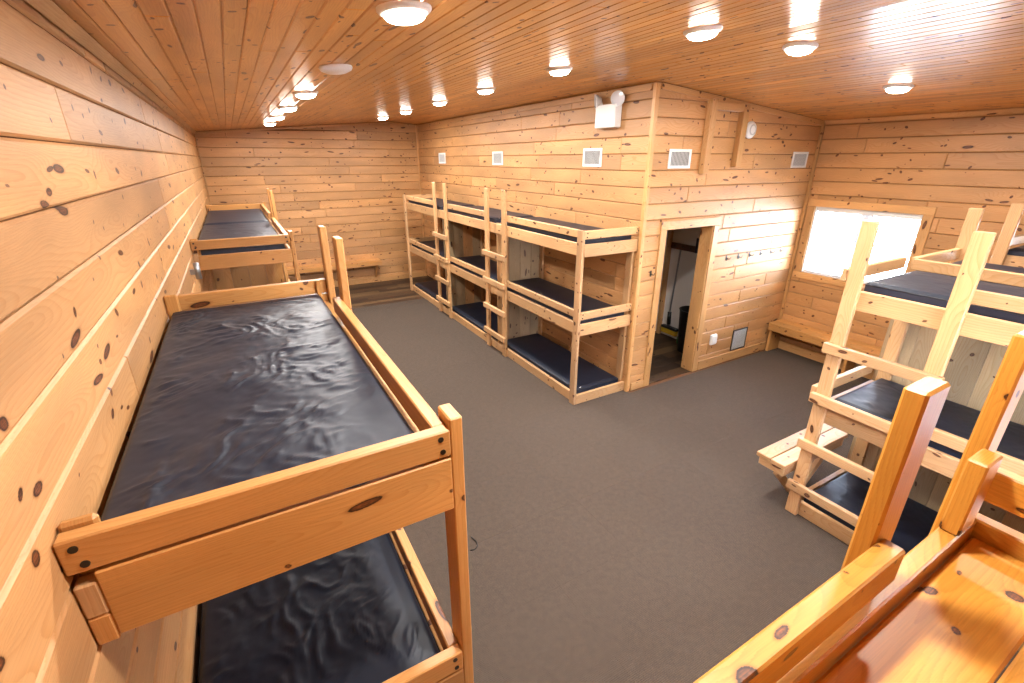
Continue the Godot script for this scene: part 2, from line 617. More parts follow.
	for sd in [-1.0, 1.0]:
		var run: float = (XM - XL) if sd < 0 else (XR - XM)
		var slant := sqrt(run * run + pow(run * slope, 2.0))
		var down: Vector3 = Vector3(sd * run, -run * slope, 0).normalized()
		var nrm := Vector3(sd * slope, 1.0, 0).normalized() * -1.0
		nrm = -Vector3(sd * slope, 1.0, 0).normalized()
		# u along z, v down the slope, normal into the room
		var uu := Vector3(0, 0, 1)
		if uu.cross(down).dot(nrm) < 0:
			uu = -uu
		var fr := Transform3D(Basis(uu, down, nrm), Vector3(XM, RIDGE + 0.018, 0) + nrm * 0.0)
		var s := 0.0
		while s < slant - 0.005:
			var s1 := minf(s + bw, slant)
			var a := ZF
			var stop := ZB
			var midx: float = XM + sd * (s + s1) * 0.5
			if midx > XC + 0.05:
				a = ZC
			var u := a
			var lens := rng.randf_range(1.2, 4.8)
			while u < stop - 0.01:
				var u1 := u + lens
				lens = rng.randf_range(3.2, 5.2)
				if stop - u1 < 0.8:
					u1 = stop
				u1 = minf(u1, stop)
				var c0 := u * uu.z
				var c1 := u1 * uu.z
				plank(ce, "ceiling_board", [Vector2(minf(c0, c1) + 0.0006, s + 0.0005), Vector2(maxf(c0, c1) - 0.0006, s + 0.0005), Vector2(maxf(c0, c1) - 0.0006, s1 - 0.0005), Vector2(minf(c0, c1) + 0.0006, s1 - 0.0005)], 0.018, 0.006, M.ceiling, fr, false, 0.10)
				u = u1
			s = s1

	# trims
	for side in [[XL, 1.0, ZF + 0.046], [XR, -1.0, ZC + 0.036]]:
		var cb := Builder.new()
		cb.color = Color(1.12, 1.12, 1.12)
		var clen: float = ZB - side[2]
		lumber(cb, Vector3(0.014, 0.052, clen), Vector3.ZERO, 0.003)
		var co := setting(trim_name(), cb.mesh(), M.pale, Vector3(side[0] + side[1] * 0.022, EAVE - 0.022, side[2] + clen * 0.5))
		co.rotation.z = -side[1] * 0.72
	trim(Vector3(XL, 0.0, ZF), Vector3(XL + 0.018, EAVE, ZF + 0.045))
	trim(Vector3(XC - 0.03, 0.0, ZF), Vector3(XC, ceil_y(XC) - 0.01, ZF + 0.03))
	trim(Vector3(XC - 0.016, 0.0, ZC - 0.03), Vector3(XC, ceil_y(XC) - 0.02, ZC + 0.016))
	trim(Vector3(XC, 0.0, ZC), Vector3(XC + 0.035, ceil_y(XC + 0.05) - 0.02, ZC + 0.016))
	trim(Vector3(XR - 0.035, 0.0, ZC), Vector3(XR, EAVE, ZC + 0.035))
	trim(Vector3(XC - 0.02, ceil_y(XC) - 0.075, ZF + 0.03), Vector3(XC, ceil_y(XC) - 0.012, ZC - 0.05))
	# slanted strips under the gable ceilings
	for g in [[XC + 0.056, XR - 0.036, ZC, 0.018, 0.055], [XL + 0.02, XM, ZF, 0.015, 0.035], [XM, XC - 0.03, ZF, 0.015, 0.035]]:
		var x0: float = g[0]
		var x1: float = g[1]
		var run := Vector3(x1 - x0, ceil_y(x1) - ceil_y(x0), 0)
		var b := Builder.new()
		b.color = tone(0.05)
		lumber(b, Vector3(run.length(), g[4], g[3]), Vector3.ZERO, 0.003)
		var o := setting(trim_name(), b.mesh(), M.trim, Vector3((x0 + x1) * 0.5, (ceil_y(x0) + ceil_y(x1)) * 0.5 - g[4] * 0.5 - 0.005, g[2] + g[3] * 0.5))
		o.rotation.z = atan2(run.y, run.x)
	# baseboards
	base("baseboard_far", Vector3(XL + 0.02, 0, ZF), Vector3(XC - 0.03, 0.12, ZF + 0.018))
	base("baseboard_front", Vector3(4.99, 0, ZC), Vector3(XR - 0.036, 0.13, ZC + 0.02))
	base("baseboard_corner", Vector3(XC + 0.056, 0, ZC), Vector3(4.0, 0.1, ZC + 0.02))
	base("baseboard_right", Vector3(XR - 0.02, 0, ZC + 0.036), Vector3(XR, 0.13, ZB))

	# closet door frame: casing, jambs
	var dr := Node3D.new()
	dr.name = "door_1"
	add_child(dr)
	dr.set_meta("kind", "structure")
	board(dr, "casing", Vector3(door[0] - 0.085, 0, ZC), Vector3(door[0] + 0.012, door[3] - 0.012, ZC + 0.02), M.trim)
	board(dr, "casing", Vector3(door[2] - 0.012, 0, ZC), Vector3(door[2] + 0.085, door[3] - 0.012, ZC + 0.02), M.trim)
	board(dr, "casing", Vector3(door[0] - 0.085, door[3] - 0.012, ZC), Vector3(door[2] + 0.085, door[3] + 0.085, ZC + 0.02), M.trim)
	board(dr, "jamb", Vector3(door[0], 0, ZC - 0.17), Vector3(door[0] + 0.018, door[3] - 0.018, ZC), M.trim)
	board(dr, "jamb", Vector3(door[2] - 0.018, 0, ZC - 0.17), Vector3(door[2], door[3] - 0.018, ZC), M.trim)
	board(dr, "jamb", Vector3(door[0], door[3] - 0.018, ZC - 0.17), Vector3(door[2], door[3], ZC), M.trim)

	# inside of the closet
	setting("wall_closet_inner", boxes([
		[Vector3(5.66, 0, -5.35), Vector3(5.74, 2.5, ZC - 0.14)],
		[Vector3(XC + 0.1, 0, -5.43), Vector3(5.74, 2.5, -5.35)]]), M.paint)
	setting("ceiling_closet", boxes([[Vector3(XC + 0.1, 2.5, -5.43), Vector3(5.74, 2.56, ZC - 0.14)]]), M.paint)
	trim(Vector3(5.60, 0, -5.02), Vector3(5.66, 2.3, -4.96))

	# windows
	for i in wins.size():
		window_at(i + 1, wins[i], 0.0)
	window_at(3, [-bw1, 1.18, -bw0, 2.066], -PI * 0.5)

func lumber_tile(b: Builder, s: float) -> void:
	var h := s * 0.5
	var c := 0.0008
	var p := func(x: float, z: float, y: float) -> Vector3: return Vector3(x, y, z)
	var uvp := func(v: Vector3) -> Vector2: return Vector2(v.x / s + 0.5, v.z / s + 0.5)
	var a := [p.call(-h + c, -h + c, 0.0), p.call(h - c, -h + c, 0.0), p.call(h - c, h - c, 0.0), p.call(-h + c, h - c, 0.0)]
	var d := [p.call(-h, -h, -0.001), p.call(h, -h, -0.001), p.call(h, h, -0.001), p.call(-h, h, -0.001)]
	b.quad(a[0], a[1], a[2], a[3], Vector3.UP, uvp.call(a[0]), uvp.call(a[1]), uvp.call(a[2]), uvp.call(a[3]))
	for i in 4:
		var j := (i + 1) % 4
		var mid: Vector3 = (d[i] + d[j]) * 0.5
		b.quad(d[i], d[j], a[j], a[i], Vector3(mid.x, 0.3, mid.z), uvp.call(d[i]), uvp.call(d[j]), uvp.call(a[j]), uvp.call(a[i]))
		b.quad(d[i] - Vector3(0, 0.0095, 0), d[j] - Vector3(0, 0.0095, 0), d[j], d[i], Vector3(mid.x, 0, mid.z), uvp.call(d[i]), uvp.call(d[j]), uvp.call(d[j]), uvp.call(d[i]))

var trims := 0
func trim_name() -> String:
	trims += 1
	return "trim_%d" % trims

func trim(lo: Vector3, hi: Vector3) -> void:
	var o := board(self, trim_name(), lo, hi, M.trim, 0.003, 0.05)
	o.set_meta("kind", "structure")

func base(called: String, lo: Vector3, hi: Vector3) -> void:
	var o := board(self, called, lo, hi, M.trim, 0.004, 0.05)
	o.set_meta("kind", "structure")

# built in the right wall's frame (face at x = 0, u = z); turn -90 degrees sets it into the back wall
func window_at(k: int, wn: Array, turn: float) -> void:
	var o := Node3D.new()
	o.name = "window_%d" % k
	add_child(o)
	o.set_meta("kind", "structure")
	o.position = Vector3(XR, 0, 0) if turn == 0.0 else Vector3(0, 0, ZB)
	o.rotation.y = turn
	var z0: float = wn[0]
	var z1: float = wn[2]
	var y0: float = wn[1]
	var y1: float = wn[3]
	var xf := -0.02
	board(o, "casing", Vector3(xf, y1, z0 - 0.1), Vector3(0.0, y1 + 0.09, z1 + 0.1), M.trim)
	board(o, "casing", Vector3(xf, y0 - 0.09, z0 - 0.1), Vector3(0.0, y0, z1 + 0.1), M.trim)
	board(o, "casing", Vector3(xf, y0, z0 - 0.1), Vector3(0.0, y1, z0), M.trim)
	board(o, "casing", Vector3(xf, y0, z1), Vector3(0.0, y1, z1 + 0.1), M.trim)
	var xo := 0.135
	board(o, "reveal", Vector3(0.0, y0, z0), Vector3(xo, y0 + 0.015, z1), M.white)
	board(o, "reveal", Vector3(0.0, y1 - 0.015, z0), Vector3(xo, y1, z1), M.white)
	board(o, "reveal", Vector3(0.0, y0 + 0.015, z0), Vector3(xo, y1 - 0.015, z0 + 0.015), M.white)
	board(o, "reveal", Vector3(0.0, y0 + 0.015, z1 - 0.015), Vector3(xo, y1 - 0.015, z1), M.white)
	var zm := (z0 + z1) * 0.5
	var ym := (y0 + y1) * 0.5 + 0.02
	board(o, "mullion", Vector3(xo - 0.06, y0 + 0.015, zm - 0.04), Vector3(xo, y1 - 0.015, zm + 0.04), M.white)
	for h in [[z0 + 0.015, zm - 0.04], [zm + 0.04, z1 - 0.015]]:
		for q in [[y0 + 0.015, ym + 0.015, 0.0], [ym - 0.015, y1 - 0.015, -0.022]]:
			var xa: float = xo - 0.03 + q[2]
			var sash := put(o, "sash", boxes([
				[Vector3(xa, q[0], h[0]), Vector3(xa + 0.02, q[0] + 0.03, h[1])],
				[Vector3(xa, q[1] - 0.03, h[0]), Vector3(xa + 0.02, q[1], h[1])],
				[Vector3(xa, q[0] + 0.03, h[0]), Vector3(xa + 0.02, q[1] - 0.03, h[0] + 0.03)],
				[Vector3(xa, q[0] + 0.03, h[1] - 0.03), Vector3(xa + 0.02, q[1] - 0.03, h[1])]]), M.white)
			var pane := BoxMesh.new()
			pane.size = Vector3(0.004, q[1] - q[0] - 0.06, h[1] - h[0] - 0.06)
			put(sash, "pane", pane, M.glass, Vector3(xa + 0.01, (q[0] + q[1]) * 0.5, (h[0] + h[1]) * 0.5))
	# open venetian blind inside the reveal
	var bl := thing("venetian_blind", "white venetian blind with open slats in the %s" % ["window beside the closet wall", "window beside the wall bunk", "window behind the camera"][k - 1], "blind", o.transform * Vector3(0.035, y1 - 0.016, zm), turn)
	var half := (z1 - z0) * 0.5 - 0.02
	board(bl, "head_rail", Vector3(-0.022, -0.045, -half), Vector3(0.022, 0, half), M.white)
	var sb := Builder.new()
	var y := -0.06
	var hgt := y1 - y0 - 0.032
	while y > -hgt + 0.03:
		lumber(sb, Vector3(0.025, 0.0012, half * 2.0 - 0.01), Vector3(0, y, 0), 0.0002, 0, 0.0)
		y -= 0.034
	var sl := put(bl, "slats", sb.mesh(), M.blind)
	sl.set_meta("kind", "stuff")
	board(bl, "bottom_rail", Vector3(-0.016, -hgt + 0.002, -half), Vector3(0.016, -hgt + 0.02, half), M.white)
	for s in [-0.7, 0.0, 0.7]:
		put(bl, "cord", tube([Vector3(-0.017, -0.03, half * s), Vector3(-0.017, -hgt + 0.01, half * s)], 0.0012, 5), M.white)

# ---------------------------------------------------------------- bunks
# local frame: length along +x, open side at z = 0 facing +z, wall side at z = -wide
const TIER := [[0.0, 0.115, 0.0], [0.845, 0.975, 1.11], [1.71, 1.84, 1.975]]
const LT := 0.038

func bolts(parent: Node, spots: Array, dir: Vector3) -> void:
	for s in spots:
		var o := put(parent, "bolt", M.bolt_mesh, M.black, s)
		o.basis = Basis(Quaternion(Vector3.UP, dir))

# opt: ladder [x of both rails], guards [[x0, x1] of the front guard rails], posts [x of front posts], back "short"/"full", lower (tiers to build), panel (list of x of partitions), back_panel
func bunk(label: String, at: Vector3, turn: float, long: float, wide: float, mat: Material, opt: Dictionary) -> Node3D:
	var o := thing("bunk_bed", label, "bunk bed", at, turn, "triple-tier pine bunk beds")
	var post_top: float = opt.get("post_top", 2.005)
	var short: bool = opt.get("back", "full") == "short"
	for k in range(3):
		var t: Array = TIER[k]
		var dy: float = t[1] - 0.045 if k > 0 else 0.055
		board(o, "side_board", Vector3(LT, t[0], -LT), Vector3(long - LT, t[1], 0), mat)
		if k > 0:
			var inset := 0.0 if short else LT + 0.09
			board(o, "back_ledger", Vector3(inset, t[0] - 0.01, -wide), Vector3(long - inset, dy - 0.02, -wide + LT), mat)
		for e in [0.0, long - LT]:
			var far_end: bool = e > 0.1
			var eb := board(o, "end_board", Vector3(e, t[0], -wide + LT + 0.0005 if k > 0 and short else -wide), Vector3(e + LT, t[1] + (0.045 if k > 0 and opt.has("tall_end") else 0.0), 0), mat)
			if k == 0 or opt.get("no_end", []).has(far_end):
				continue
			var g0: float = e
			var front := 0.0
			if opt.has("outer_end") and not far_end:
				g0 = -LT - 0.012
				front = 0.035
			var g := board(o, "end_guard_rail", Vector3(g0, t[2] - 0.082, -wide), Vector3(g0 + LT, t[2], front), mat)
			var outx := -1.0 if not far_end else 1.0
			for zz in [[-0.028, 0.004], [-wide + 0.026, 0.008]]:
				bolts(g, [Vector3(outx * LT * 0.5, 0.019, zz[0] + wide * 0.5), Vector3(outx * LT * 0.5, -0.021, zz[0] + wide * 0.5 + zz[1])], Vector3(outx, 0, 0))
		if k > 0:
			for gd in opt.get("guards", [[0.0, long]]):
				board(o, "guard_rail", Vector3(maxf(gd[0], LT), t[2] - 0.078, -LT), Vector3(minf(gd[1], long - LT), t[2], 0), mat)
		if k == 2 and opt.has("back_guard"):
			board(o, "back_guard_rail", Vector3(LT, t[2] - 0.078, -wide), Vector3(long - LT, t[2], -wide + LT), mat)
		# deck planks under the mattress
		var n := 5
		var z0 := -wide + 0.002
		var dw := (wide - LT - 0.004) / n
		for i in n:
			board(o, "deck_board", Vector3(LT + 0.001, dy - 0.019, z0 + dw * i + 0.0015), Vector3(long - LT - 0.001, dy, z0 + dw * (i + 1) - 0.0015), mat, 0.005)
	if short:
		for e in [0.0, long - 0.036]:
			board(o, "end_block", Vector3(e, 1.776, -wide), Vector3(e + 0.036, 1.862, -wide + LT), M.pale)
	for px in opt.get("stubs", []):
		board(o, "corner_stub", Vector3(px, TIER[2][1] + 0.0005, -LT), Vector3(px + 0.087, 2.035, -0.0005), mat)
	for px in opt.get("posts", []):
		board(o, "post", Vector3(px, 0, 0.0005), Vector3(px + 0.089, post_top, LT), mat)
	for px in opt.get("inner_posts", []):
		board(o, "corner_post", Vector3(px, 0.0, -LT * 1.6), Vector3(px + 0.026, 1.978, -LT - 0.0005), mat)
	for bx in opt.get("back_posts", [LT + 0.0005, long - LT - (0.0225 if short else 0.0895)]):
		if opt.get("back", "full") == "short":
			board(o, "back_block", Vector3(bx, TIER[2][1] - 0.044, -wide + 0.001), Vector3(bx + 0.022, 1.988, -wide + 0.062), mat, 0.008)
			continue
		board(o, "back_post", Vector3(bx, 0.116, -wide + 0.0005), Vector3(bx + 0.089, 1.74, -wide + LT), mat)
	for ld in opt.get("ladders", []):
		var lad := Node3D.new()
		lad.name = numbered(o, "ladder")
		o.add_child(lad)
		for x in ld:
			board(lad, "ladder_rail", Vector3(x, 0, 0.0005), Vector3(x + 0.089, 2.29, LT), mat, 0.005)
		for y in [1.46, 1.07, 0.68, 0.30]:
			var r := board(lad, "rung", Vector3(ld[0] - 0.02, y - 0.072, LT + 0.0005), Vector3(ld[1] + 0.109, y, LT * 2.0), mat)
	for px in opt.get("panels", []):
		var w := (wide - 0.002) / 4.0
		var fr := Transform3D(Basis(Vector3.FORWARD, Vector3.UP, Vector3.RIGHT), Vector3(px, 0, 0))
		for i in 4:
			board(o, "partition_plank", Vector3(px, 0.116, -wide + w * i + 0.001), Vector3(px + 0.019, 1.70, -wide + w * (i + 1) - 0.001), mat if mat == M.amber else (M.grey if rng.randf() < 0.6 else M.pale), 0.003, 0.16)
	if opt.has("back_panel"):
		var n := int(round(long / 0.19))
		var w := long / n
		for i in n:
			board(o, "back_plank", Vector3(w * i + 0.001, 0.02, -wide - 0.0195), Vector3(w * (i + 1) - 0.001, 1.78, -wide - 0.0005), M.grey if rng.randf() < 0.6 else M.pale, 0.003, 0.14)
	return o

func mattress(label: String, at: Vector3, turn: float, long: float, wide: float, seed_: int, amp: float, cell: float, group: String) -> Node3D:
	var o := thing("mattress", label, "mattress", at, turn, group)
	var hgt := 0.105
	var nx := int(long / cell)
	var nz := int(wide / cell)
	var warp := FastNoiseLite.new()
	warp.seed = seed_; warp.frequency = 2.2; warp.fractal_octaves = 2
	var rid := FastNoiseLite.new()
	rid.seed = seed_ + 9; rid.frequency = 1.6; rid.fractal_type = FastNoiseLite.FRACTAL_RIDGED; rid.fractal_octaves = 3; rid.fractal_gain = 0.45
	var slow := FastNoiseLite.new()
	slow.seed = seed_ + 31; slow.frequency = 2.6
	var st := SurfaceTool.new()
	st.begin(Mesh.PRIMITIVE_TRIANGLES)
	st.set_smooth_group(0)
	var rr := 0.022
	for j in nz + 1:
		for i in nx + 1:
			var x := lerpf(-long * 0.5, long * 0.5, float(i) / nx)
			var z := lerpf(-wide * 0.5, wide * 0.5, float(j) / nz)
			var edge := minf(long * 0.5 - absf(x), wide * 0.5 - absf(z))
			var wx := x + 0.22 * warp.get_noise_2d(x, z)
			var wz := z + 0.22 * warp.get_noise_2d(x + 40.0, z)
			var gate := clampf(0.5 + 1.8 * slow.get_noise_2d(x, z), 0.1, 1.0)
			var crease := pow(clampf(rid.get_noise_2d(wx * 1.9 + wz * 0.8, wz * 4.2 - wx * 1.2) * 0.5 + 0.5, 0.0, 1.0), 2.5) + 0.35 * pow(clampf(rid.get_noise_2d(wx * 4.0 + 30.0, wz * 7.0 + wx * 3.0) * 0.5 + 0.5, 0.0, 1.0), 2.0)
			var y := hgt + amp * gate * crease * clampf(edge / 0.06, 0.0, 1.0) + amp * 0.9 * slow.get_noise_2d(x * 0.8 + 9.0, z * 0.8) * clampf(edge / 0.1, 0.0, 1.0)
			if edge < rr:
				var k := 1.0 - edge / rr
				y -= rr * (1.0 - sqrt(1.0 - k * k)) * 0.8
			st.set_uv(Vector2(x, z))
			st.add_vertex(Vector3(x, y, z))
	for j in nz:
		for i in nx:
			var a := j * (nx + 1) + i
			for id in [a, a + 1, a + nx + 2, a, a + nx + 2, a + nx + 1]:
				st.add_index(id)
	st.generate_normals()
	var top := st.commit()
	var hx := long * 0.5
	var hz := wide * 0.5
	var b := Builder.new()
	var yt := hgt - rr * 0.8
	var cs := [Vector3(-hx, 0, -hz), Vector3(hx, 0, -hz), Vector3(hx, 0, hz), Vector3(-hx, 0, hz)]
	for i in 4:
		var p: Vector3 = cs[i]
		var q: Vector3 = cs[(i + 1) % 4]
		b.quad(p, q, q + Vector3(0, yt, 0), p + Vector3(0, yt, 0), (p + q))
	b.quad(cs[0], cs[1], cs[2], cs[3], Vector3.DOWN)
	put(o, "cover", top, M.vinyl)
	put(o, "side_band", b.mesh(), M.vinyl_side)
	var loop := []
	for i in 5:
		loop.append(cs[i % 4] + Vector3(0, yt - 0.004, 0))
	for i in 4:
		put(o, "piping", tube([loop[i], loop[i + 1]], 0.0035, 6), M.piping)
	var tg := BoxMesh.new()
	tg.size = Vector3(0.04, 0.002, 0.022)
	put(o, "care_tag", tg, M.tag, Vector3(hx - 0.035, hgt - 0.006, hz - 0.06), Basis.from_euler(Vector3(0.1, 0.3, 0)))
	return o

const ORD := ["bottom", "middle", "top"]

# the mattresses of a bunk; where says which bunk
func beds(where: String, at: Vector3, turn: float, long: float, wide: float, tiers: Array, sd: int, amp: float, cell: float, group: String, short := true) -> void:
	var basis := Basis(Vector3.UP, turn)
	for k in tiers:
		var y: float = (TIER[k][1] - 0.045 if k > 0 else 0.055) + 0.001
		var m := mattress("navy mattress, %s tier of the %s" % [ORD[k], where], at + basis * Vector3(long * 0.5, y, -wide * 0.5 - LT * 0.5 + (0.004 if short else 0.012)), turn, long - 0.138, wide - LT - (0.03 if short else 0.06), sd + k * 7, amp if k == 2 or cell < 0.015 else amp * 0.6, cell, group)

func build_bunks() -> void:
	var bm := CylinderMesh.new()
	bm.top_radius = 0.008
	bm.bottom_radius = 0.0085
	bm.height = 0.004
	bm.radial_segments = 12
	bm.rings = 0
	M.bolt_mesh = bm
	var q := PI * 0.5
	# three triple bunks in a row along the closet wall; open side towards -x
	var xo := 3.0
	var wc := XC - 0.002 - xo
	var zs := [-5.70, -7.66, -9.62]
	var lens := [1.958, 1.958, 1.958]
	bunk("pale pine triple bunk beside the closet doorway, nearest of the row along the closet wall", Vector3(xo, 0, zs[0]), -q, 1.958, wc, M.pale,
		{"posts": [1.869], "guards": [[0.29, 1.958]], "ladders": [[-0.245, 0.25]], "panels": [0.039], "post_top": 1.985, "no_end": [false]})
	bunk("pale pine triple bunk between two ladders, middle of the row along the closet wall", Vector3(xo, 0, zs[1]), -q, 1.958, wc, M.pale,
		{"guards": [[0.29, 1.70]], "ladders": [[-0.265, 0.215]], "panels": [0.039], "no_end": [false, true]})
	bunk("pale pine triple bunk at the far end of the row along the closet wall", Vector3(xo, 0, zs[2]), -q, 1.958, wc, M.pale,
		{"posts": [0.0], "guards": [[0.0, 1.68]], "post_top": 1.985, "no_end": [true]})
	var who := ["pale bunk beside the closet doorway", "middle bunk of the closet wall row", "farthest bunk of the closet wall row"]
	for i in 3:
		beds(who[i], Vector3(xo, 0, zs[i]), -q, 1.958, wc, [0, 1, 2], 100 + i * 40, 0.003, 0.03, "navy bunk mattresses", false)
	# left wall: one bunk close to the camera, then two in a row towards the far wall; open side towards +x
	var wl := 0.388 - XL - 0.002
	var near := Vector3(0.388, 0, -1.01)
	bunk("amber pine triple bunk in the left foreground against the plank wall", near, q, 1.97, wl, M.amber,
		{"posts": [0.002], "guards": [[0.0, 1.50]], "ladders": [[1.41, 1.88]], "back": "short", "tall_end": true, "inner_posts": [1.906]})
	beds("amber bunk in the left foreground", near, q, 1.97, wl, [0, 1, 2], 7, 0.0105, 0.0085, "navy bunk mattresses")
	var l2 := Vector3(0.388, 0, -5.0)
	bunk("amber pine triple bunk along the left wall, second from the camera", l2, q, 1.97, wl, M.amber,
		{"posts": [0.002], "guards": [[0.0, 1.68]], "ladders": [[1.71, 2.16]], "back": "short", "back_posts": [0.0385], "panels": [1.95], "no_end": [true]})
	beds("second bunk along the left wall", l2, q, 1.97, wl, [0, 1, 2], 50, 0.006, 0.0125, "navy bunk mattresses")
	var l3 := Vector3(0.388, 0, -6.975)
	bunk("amber pine triple bunk at the far end of the left wall", l3, q, 1.97, wl, M.amber,
		{"posts": [1.878], "guards": [[0.22, 1.97]], "back": "short", "back_posts": [1.9095], "no_end": [false]})
	beds("farthest bunk along the left wall", l3, q, 1.97, wl, [0, 1, 2], 60, 0.003, 0.03, "navy bunk mattresses")
	# right side: two bunks back to back, then one along the right wall
	var ra := Vector3(3.46, 0, -1.50)
	bunk("pale pine triple bunk on the right with a bench at its foot", ra, -q, 1.97, 0.79, M.pale,
		{"guards": [[0.60, 1.97]], "ladders": [[-0.01, 0.53]], "posts": [1.88], "back_panel": true, "outer_end": true, "back_guard": true})
	beds("pale bunk on the right above the bench", ra, -q, 1.97, 0.79, [0, 1, 2], 200, 0.005, 0.0125, "navy bunk mattresses", false)
	var rb2 := Vector3(5.06, 0, 0.47)
	bunk("pale pine triple bunk back to back with the bunk above the bench", rb2, q, 1.97, 0.77, M.pale,
		{"guards": [[0.0, 1.37]], "ladders": [[1.44, 1.89]], "posts": [0.0]})
	beds("bunk back to back with the bench bunk", rb2, q, 1.97, 0.77, [2], 240, 0.004, 0.03, "navy bunk mattresses", false)
	var rc := Vector3(5.99, 0, -1.50)
	bunk("pale pine triple bunk along the right wall near the picture edge", rc, -q, 1.97, 0.70, M.pale,
		{"guards": [[0.60, 1.97]], "ladders": [[0.0, 0.50]], "posts": [1.88]})
	beds("bunk along the right wall", rc, -q, 1.97, 0.70, [1, 2], 270, 0.004, 0.03, "navy bunk mattresses", false)
	# foreground bunk across the near end of the room, without a mattress; open side towards -z
	bunk("golden pine bunk with bare deck boards in the right foreground", Vector3(1.452, 0, -0.245), PI, 1.86, 0.84, M.gold,
		{"guards": [[0.487, 1.86]], "ladders": [[-0.082, 0.43]], "posts": [1.76], "stubs": [0.066], "back": "short", "back_posts": []})

# ---------------------------------------------------------------- furniture and fittings
func build_benches() -> void:
	var b := thing("bench", "pale two-plank bench at the foot of the right bunk", "bench", Vector3(3.76, 0, -1.645))
	board(b, "seat_plank", Vector3(-0.46, 0.412, -0.118), Vector3(0.46, 0.45, -0.004), M.pale)
	board(b, "seat_plank", Vector3(-0.46, 0.412, 0.002), Vector3(0.46, 0.45, 0.116), M.pale)
	board(b, "apron", Vector3(-0.44, 0.34, -0.10), Vector3(-0.40, 0.411, 0.11), M.pale)
	board(b, "apron", Vector3(0.38, 0.34, -0.10), Vector3(0.42, 0.411, 0.11), M.pale)
	board(b, "rail", Vector3(-0.40, 0.34, 0.075), Vector3(0.38, 0.411, 0.11), M.pale)
	for e in [[-0.25, 0.78], [0.22, -0.78]]:
		var m := Builder.new()
		m.color = tone()
		lumber(m, Vector3(0.06, 0.44, 0.038), Vector3.ZERO)
		put(b, "brace", m.mesh(), M.pale, Vector3(e[0], 0.18, 0.04), Basis(Vector3.BACK, e[1]))
	var w := thing("wall_bench", "long pine bench along the right wall under the window", "bench", Vector3(XR, 0, -2.6))
	board(w, "seat_plank", Vector3(-0.325, 0.412, -1.06), Vector3(-0.165, 0.45, 1.08), M.amber)
	board(w, "seat_plank", Vector3(-0.160, 0.412, -1.06), Vector3(-0.001, 0.45, 1.08), M.amber)
	board(w, "apron", Vector3(-0.322, 0.335, -1.06), Vector3(-0.284, 0.411, 1.08), M.amber)
	for z in [-1.04, 0.0, 1.03]:
		board(w, "support", Vector3(-0.28, 0.0, z - 0.019), Vector3(-0.022, 0.411, z + 0.019), M.amber)
	var f := thing("wall_bench", "pine bench with a bracket along the far wall over the brown floor", "bench", Vector3(1.55, 0, ZF))
	board(f, "seat_plank", Vector3(-1.05, 0.512, 0.002), Vector3(1.05, 0.55, 0.15), M.amber)
	board(f, "seat_plank", Vector3(-1.05, 0.512, 0.155), Vector3(1.05, 0.55, 0.30), M.amber)
	board(f, "apron", Vector3(-1.05, 0.44, 0.262), Vector3(1.05, 0.511, 0.298), M.amber)
	for x in [-0.9, 0.95]:
		board(f, "bracket", Vector3(x - 0.019, 0.44, 0.002), Vector3(x + 0.019, 0.511, 0.26), M.amber)
		var m := Builder.new()
		m.color = tone()
		lumber(m, Vector3(0.038, 0.40, 0.06), Vector3.ZERO)
		put(f, "brace", m.mesh(), M.amber, Vector3(x, 0.30, 0.13), Basis(Vector3.RIGHT, 0.62))

func register(label: String, at: Vector3, turn: float, w: float, h: float) -> void:
	var o := thing("air_vent", label, "vent", at, turn, "white wall registers")
	var fr := 0.026
	put(o, "frame", boxes([
		[Vector3(-w, h - fr, 0), Vector3(w, h, 0.012)], [Vector3(-w, -h, 0), Vector3(w, -h + fr, 0.012)],
		[Vector3(-w, -h + fr, 0), Vector3(-w + fr, h - fr, 0.012)], [Vector3(w - fr, -h + fr, 0), Vector3(w, h - fr, 0.012)]]), M.white)
	put(o, "backing", boxes([[Vector3(-w + fr, -h + fr, 0.0005), Vector3(w - fr, h - fr, 0.002)]]), M.dark_grille)
	var sb := Builder.new()
	var n := 14
	for i in n:
		var x := lerpf(-w + fr + 0.006, w - fr - 0.006, float(i) / (n - 1))
		lumber(sb, Vector3(0.009, 2 * h - 2 * fr, 0.006), Vector3(x, 0, 0.006), 0.001, 0, 0.0)
	var s := put(o, "louvers", sb.mesh(), M.duct)
	s.set_meta("kind", "stuff")

